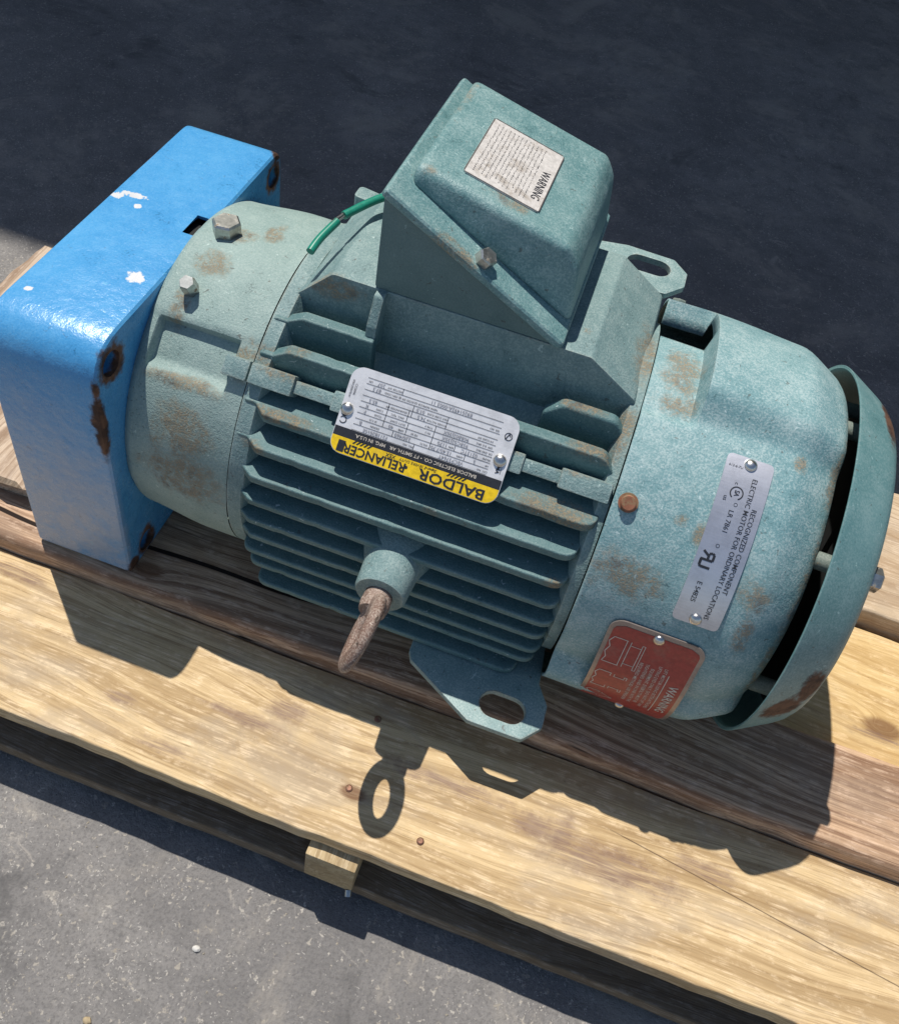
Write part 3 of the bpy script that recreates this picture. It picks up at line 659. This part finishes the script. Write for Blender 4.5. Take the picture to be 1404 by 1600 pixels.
# --- name plate, upside down to the viewer
s2 = 1/math.sqrt(2); NPX = .2125
def mp_np(u, v, o):
    s = -v+.0003; d = .1412+o
    return Vector((NPX-u, -d*s2+s*s2, ZC+d*s2+s*s2))
NW, NH = .117, .0595
npo = rrect(NW, NH, .0085)
npl = plate('nameplate', npo, mp_np, .0011, M_alu, 40); npl['label'] = 'silver motor nameplate with yellow brand band'
def clip_v(poly, v0, v1):
    def cl(p, f):
        out = []
        for i in range(len(p)):
            a, b = p[i-1], p[i]; fa, fb = f(a), f(b)
            if fa*fb < 0: t = fa/(fa-fb); out.append((a[0]+(b[0]-a[0])*t, a[1]+(b[1]-a[1])*t))
            if fb >= 0: out.append(b)
        return out
    return cl(cl(poly, lambda q: q[1]-v0), lambda q: v1-q[1])
P = Print(); P.poly(clip_v(rrect(NW-.0008, NH-.0008, .0082), .0185, 1)); P.build('yellow_band', mp_np, .0014, M_yel, npl)
P = Print(); P.poly(clip_v(rrect(NW-.0008, NH-.0008, .0082), .0122, .01848)); P.build('black_band', mp_np, .0014, M_ink, npl)
P = Print()
P.text('BALDOR', -.0275, .0246, .0096, bold=.022, xs=1.22); P.poly([(.0045+.0011*math.cos(R_(a)), .0240+.0011*math.sin(R_(a))) for a in range(0, 360, 30)])
P.text('RELIANCER', .0265, .0246, .0086, bold=.022, xs=1.0)
P.rect(.0478, .0206, .0528, .0282); P.text('Super-E', -.0115, .0201, .0026, bold=.01, shear=.3); P.text('SEVERE DUTY', .0020, .0200, .0025, xs=1.1); P.text('XEX', .0165, .0200, .0036, bold=.01)
P.build('brand_lettering', mp_np, .0016, M_ink, npl)
P = Print(); P.text('BALDOR ELECTRIC CO. \u2022 FT SMITH, AR   MFG. IN U.S.A.', .001, .0150, .0033, bold=.006, xs=1.05); P.build('band_lettering', mp_np, .0016, M_cream, npl)
for b in (-.037, .029):
    P = Print()
    for k in range(5): P.add([(b+k*.0026, .0170), (b+.0012+k*.0026, .0170), (b+.0042+k*.0026, .0205), (b+.0030+k*.0026, .0205)], [(0, 1, 2, 3)])
    P.build('slash_marks', mp_np, .00165, M_ink, npl)['kind'] = 'stuff'
P = Print(); rows = [.0118, .0078, .0038, -.0002, -.0042, -.0082, -.0122, -.0162, -.0202, -.0242]
for i, v in enumerate(rows): P.rect(-.047, v-.00016, .047, v+.00016, 6)
for (u, a, b) in ((.004, 0, 1), (-.030, 1, 2), (-.006, 1, 3), (.020, 1, 2), (-.022, 2, 3), (.012, 2, 4), (.028, 2, 6), (-.006, 3, 5), (.014, 4, 6), (-.012, 5, 7), (.012, 5, 7), (.022, 8, 9)):
    P.rect(u-.00015, rows[b], u+.00015, rows[a])
LBL = [('CAT. NO', -.0435, 0), ('SPEC. NO', .0075, 0), ('HP', -.0455, 1), ('AMPS', -.0268, 1), ('VOLTS', -.002, 1), ('DESIGN', .0325, 1), ('FRAME', -.0440, 2), ('RPM', -.0195, 2), ('HZ 60', .006, 2), ('AMB', .0155, 2), ('SF 1.15', .0350, 2), ('DR. END BRG', -.041, 3), ('PH 3', -.002, 3), ('DUTY CONT', .0190, 3), ('CLASS', .0330, 3), ('OPP. D.E. BRG', -.040, 4), ('TYPE P', -.0015, 4), ('ENCL TEFC', .0205, 4), ('CODE', .0330, 4),
       ('3/4 LOAD EFF', -.0395, 5), ('POWER FACTOR', -.0055, 5), ('MAX CORR KVAR', -.0050, 6), ('GUARANTEED EFF', .0225, 5), ('SER. NO', -.0430, 7), ('NEMA NOM/CSA QUOTED EFF @ 100% LOAD', .0150, 7), ('MOTOR WT', .0275, 8), ('LBS', .0445, 8)]
for (t, u, r) in LBL: P.text(t, u, rows[r]-.0018, .0019, xs=.95)
P.text('CC009A', .0530, -.014, .0022, rot=90); P.text('008130007EW', .0555, -.014, .0020, rot=90); P.text('NEMA', -.0530, .0040, .0034, rot=90, bold=.03); P.rect(-.0553, -.0005, -.0550, .0085)
P.ring(.0545, .0075, .0022, .0006, 30, 330); P.ring(.0545, .0025, .0022, .0006, 30, 330); P.rect(.0525, .0022, .0545, .0028)
P.ring(-.0530, -.0165, .0024, .0005); P.line([(-.0545, -.0165), (-.0532, -.0182), (-.0512, -.0142)], .0006)
P.build('table_print', mp_np, .0014, M_ink, npl)
P = Print()
for (t, u, r) in (('VECP3764T', -.022, 0), ('F213B2010E', .031, 0), ('5', -.037, 1), ('15.40/7.70', -.0140, 1), ('230/460', .0130, 1), ('B', .0425, 1), ('0213TC', -.032, 2), ('1170', -.0135, 2), ('40', .0225, 2), ('95BC02J30X', -.021, 3), ('F', .0420, 3), ('90BB02J30X', -.0205, 4), ('K', .0420, 4), ('74.5', .0050, 5), ('85.5', .0390, 5), ('01.5', .0070, 6), ('87.5', .0390, 7), ('B9201492A-0003 11', -.012, 8), ('207', .0370, 8)):
    P.text(t, u, rows[r]-.0020, .0033, bold=.004, xs=1.05)
P.build('stamped_figures', mp_np, .00145, M_stamp, npl)
nrm = Vector((0, -s2, s2))
for u in (.0540, -.0525): rivet(npl, mp_np(u, 0, .0012), nrm, .0044)

# --- recognised component plate, wrapped on the fan cover; text runs downwards
UX0, UT0, UTM = .4173, 43.2, 1/.1405
def mp_ul(u, v, o):
    th = UT0-math.degrees(u*UTM); return pol(UX0+v, th, .1398+o)
UL = .1172
ulp = plate('rating_plate', rrect(UL, .0305, .0035), mp_ul, .0010, M_alu2, 48); ulp['label'] = 'narrow silver recognition plate riveted on the fan cover'
P = Print()
P.text('RECOGNIZED COMPONENT', .002, .0098, .0046, bold=.004, xs=.98); P.text('ELECTRIC MOTOR FOR ORDINARY LOCATIONS', .003, .0052, .0046, bold=.004, xs=.98)
P.text('LR 7861', -.0145, -.0035, .0046, bold=.004); P.text('E 54825', .0350, -.0070, .0046, bold=.004)
P.text('c', -.0395, -.0050, .0040); P.text('us', -.0285, -.0095, .0040); P.ring(-.0335, -.0035, .0040, .0008, 25, 335); P.text('SA', -.0335, -.0035, .0044, bold=.02, xs=.8); P.ring(-.0262, -.0020, .0011, .0003); P.ring(.0020, -.0045, .0011, .0003)
# mirrored R joined to U
P.line([(.0128, -.0120), (.0128, -.0042), (.0085, -.0042), (.0078, -.0055), (.0085, -.0075), (.0128, -.0075)], .0016); P.line([(.0100, -.0075), (.0072, -.0115)], .0016); P.line([(.0128, -.0115), (.0172, -.0115), (.0178, -.0105), (.0178, -.0045)], .0017)
P.text('613-6-7U', -.0505, -.0085, .0024, rot=90)
P.build('lettering', mp_ul, .0012, M_ink, ulp)
for u, v in ((-.0540, .0003), (.0540, -.0004)): rivet(ulp, mp_ul(u, v, .0010), radial(UT0-math.degrees(u*UTM)), .0042)

# --- red warning plate lower on the fan cover
RX0, RT0 = .4010, -13.0
def mp_rd(u, v, o):
    th = RT0-math.degrees(u/.146); r = cov_r(.41, th, 0)
    r = max(r, .1392+.0145*sst(8, -24, th)*.9 if th < 8 else r)
    return pol(RX0+v, th, r+.0008+o)
RU, RV = .132, .0655
rdp = plate('warning_plate', rrect(RU, RV, .010), mp_rd, .0010, M_redgrey, 60); rdp['label'] = 'red warning plate with pump drawings below the silver plate'
P = Print()
inner = rrect(RU-.008, RV-.0060, .007)
nst = 44
for k in range(nst):
    a = -RU/2+.004+(RU-.008)*k/nst; b = -RU/2+.004+(RU-.008)*(k+1)/nst
    def vs_(u):
        h = RV/2-.003; e = RU/2-.004-abs(u); r = .007
        if e < r: h -= r-math.sqrt(max(0, r*r-(r-e)**2))
        return h
    P.add([(a, -vs_(a)), (b, -vs_(b)), (b, vs_(b)), (a, vs_(a))], [(0, 1, 2, 3)])
P.build('red_field', mp_rd, .0012, M_red, rdp)
P = Print()
P.text('WARNING', -.004, .0235, .0088, bold=.012, xs=.82); P.line([(-.030+k*.004, .0175) for k in range(13)], .0006)
for i, t in enumerate(('LIFT MOTOR USING BOTH ATTACHED', 'LIFTING EYES ONLY. DO NOT LIFT ANY', 'EQUIPMENT. EYEBOLTS MUST BE', 'TIGHTENED AND IN LINE WITH THE', 'REQUIRED METHOD. USE SPREADER')):
    P.text(t, -.010, .0140-.0042*i, .0034, xs=.86, bold=.002)
def motor_pic(u, v, w, h, taper=1.):
    t = w/2*taper
    P.line([(u-w/2, v), (u-w/2, v-h*.4), (u-w*.3, v-h*.5), (u-w*.1, v-h*.42), (u+w*.12, v-h*.5), (u+w*.3, v-h*.42), (u+w/2, v-h*.48), (u+w/2, v)], .0006)
    for q in (-.02, .1): P.line([(u-w/2, v+h*q), (u+w/2, v+h*q)], .0005)
    P.line([(u-w*.36, v+h*.1), (u-t*.72, v+h*.42)], .0005); P.line([(u+w*.36, v+h*.1), (u+t*.72, v+h*.42)], .0005)
    P.line([(u-t, v+h*.42), (u+t, v+h*.42), (u+t, v+h*.5), (u-t, v+h*.5), (u-t, v+h*.42)], .0005)
motor_pic(-.036, -.0170, .026, .024); motor_pic(-.004, -.0180, .019, .022); motor_pic(.021, -.0190, .013, .019, .15)
P.build('lettering', mp_rd, .00145, M_cream, rdp)
rivet(rdp, mp_rd(-RU/2+.006, .0005, .001), radial(RT0+math.degrees((RU/2-.006)/.146)), .0040)
rivet(rdp, mp_rd(.042, .0005, .001), radial(RT0-math.degrees(.042/.146)), .0040)

# --- label on the conduit box cover
DA = Vector(DT[0]); DB = Vector(DT[1]); dd = (DB-DA).normalized(); dm = Vector((-dd.y, dd.x))
LC = DA+dd*.0535
def mp_lb(u, v, o):
    q = LC+dd*v+dm*(o+.0001); return Vector((q.x, .0345-u, q.y))
lbp = plate('warning_label', rrect(.0735, .0545, .004), mp_lb, .0009, M_label, 24); lbp['label'] = 'pale label headed WARNING on the conduit box cover'
P = Print()
for a, b in (((-.0355, -.0268), (.0355, -.0268)), ((.0355, .0268), (-.0355, .0268)), ((-.0363, .0262), (-.0363, -.0262)), ((.0363, -.0262), (.0363, .0262))): P.line([a, b], .0007)
P.build('border', mp_lb, .0011, M_rim, lbp)
P = Print(); P.text('WARNING', .0090, .0205, .0088, bold=-.004, xs=.82); P.build('lettering', mp_lb, .0012, M_ink, lbp)
P = Print(); rw = random.Random(5)
for r in range(13):
    v = .0140-r*.0030; u = -.031
    while u < .031-(.004 if r % 4 == 3 else 0):
        L = rw.uniform(.0006, .0016); P.line([(u, v+rw.uniform(-.0004, .0004)), (u+L*.5, v+rw.uniform(-.0004, .0004))], rw.uniform(.0004, .0009)); u += L+rw.uniform(.0003, .0011)
P.build('fine_print', mp_lb, .0012, M_inkg, lbp)
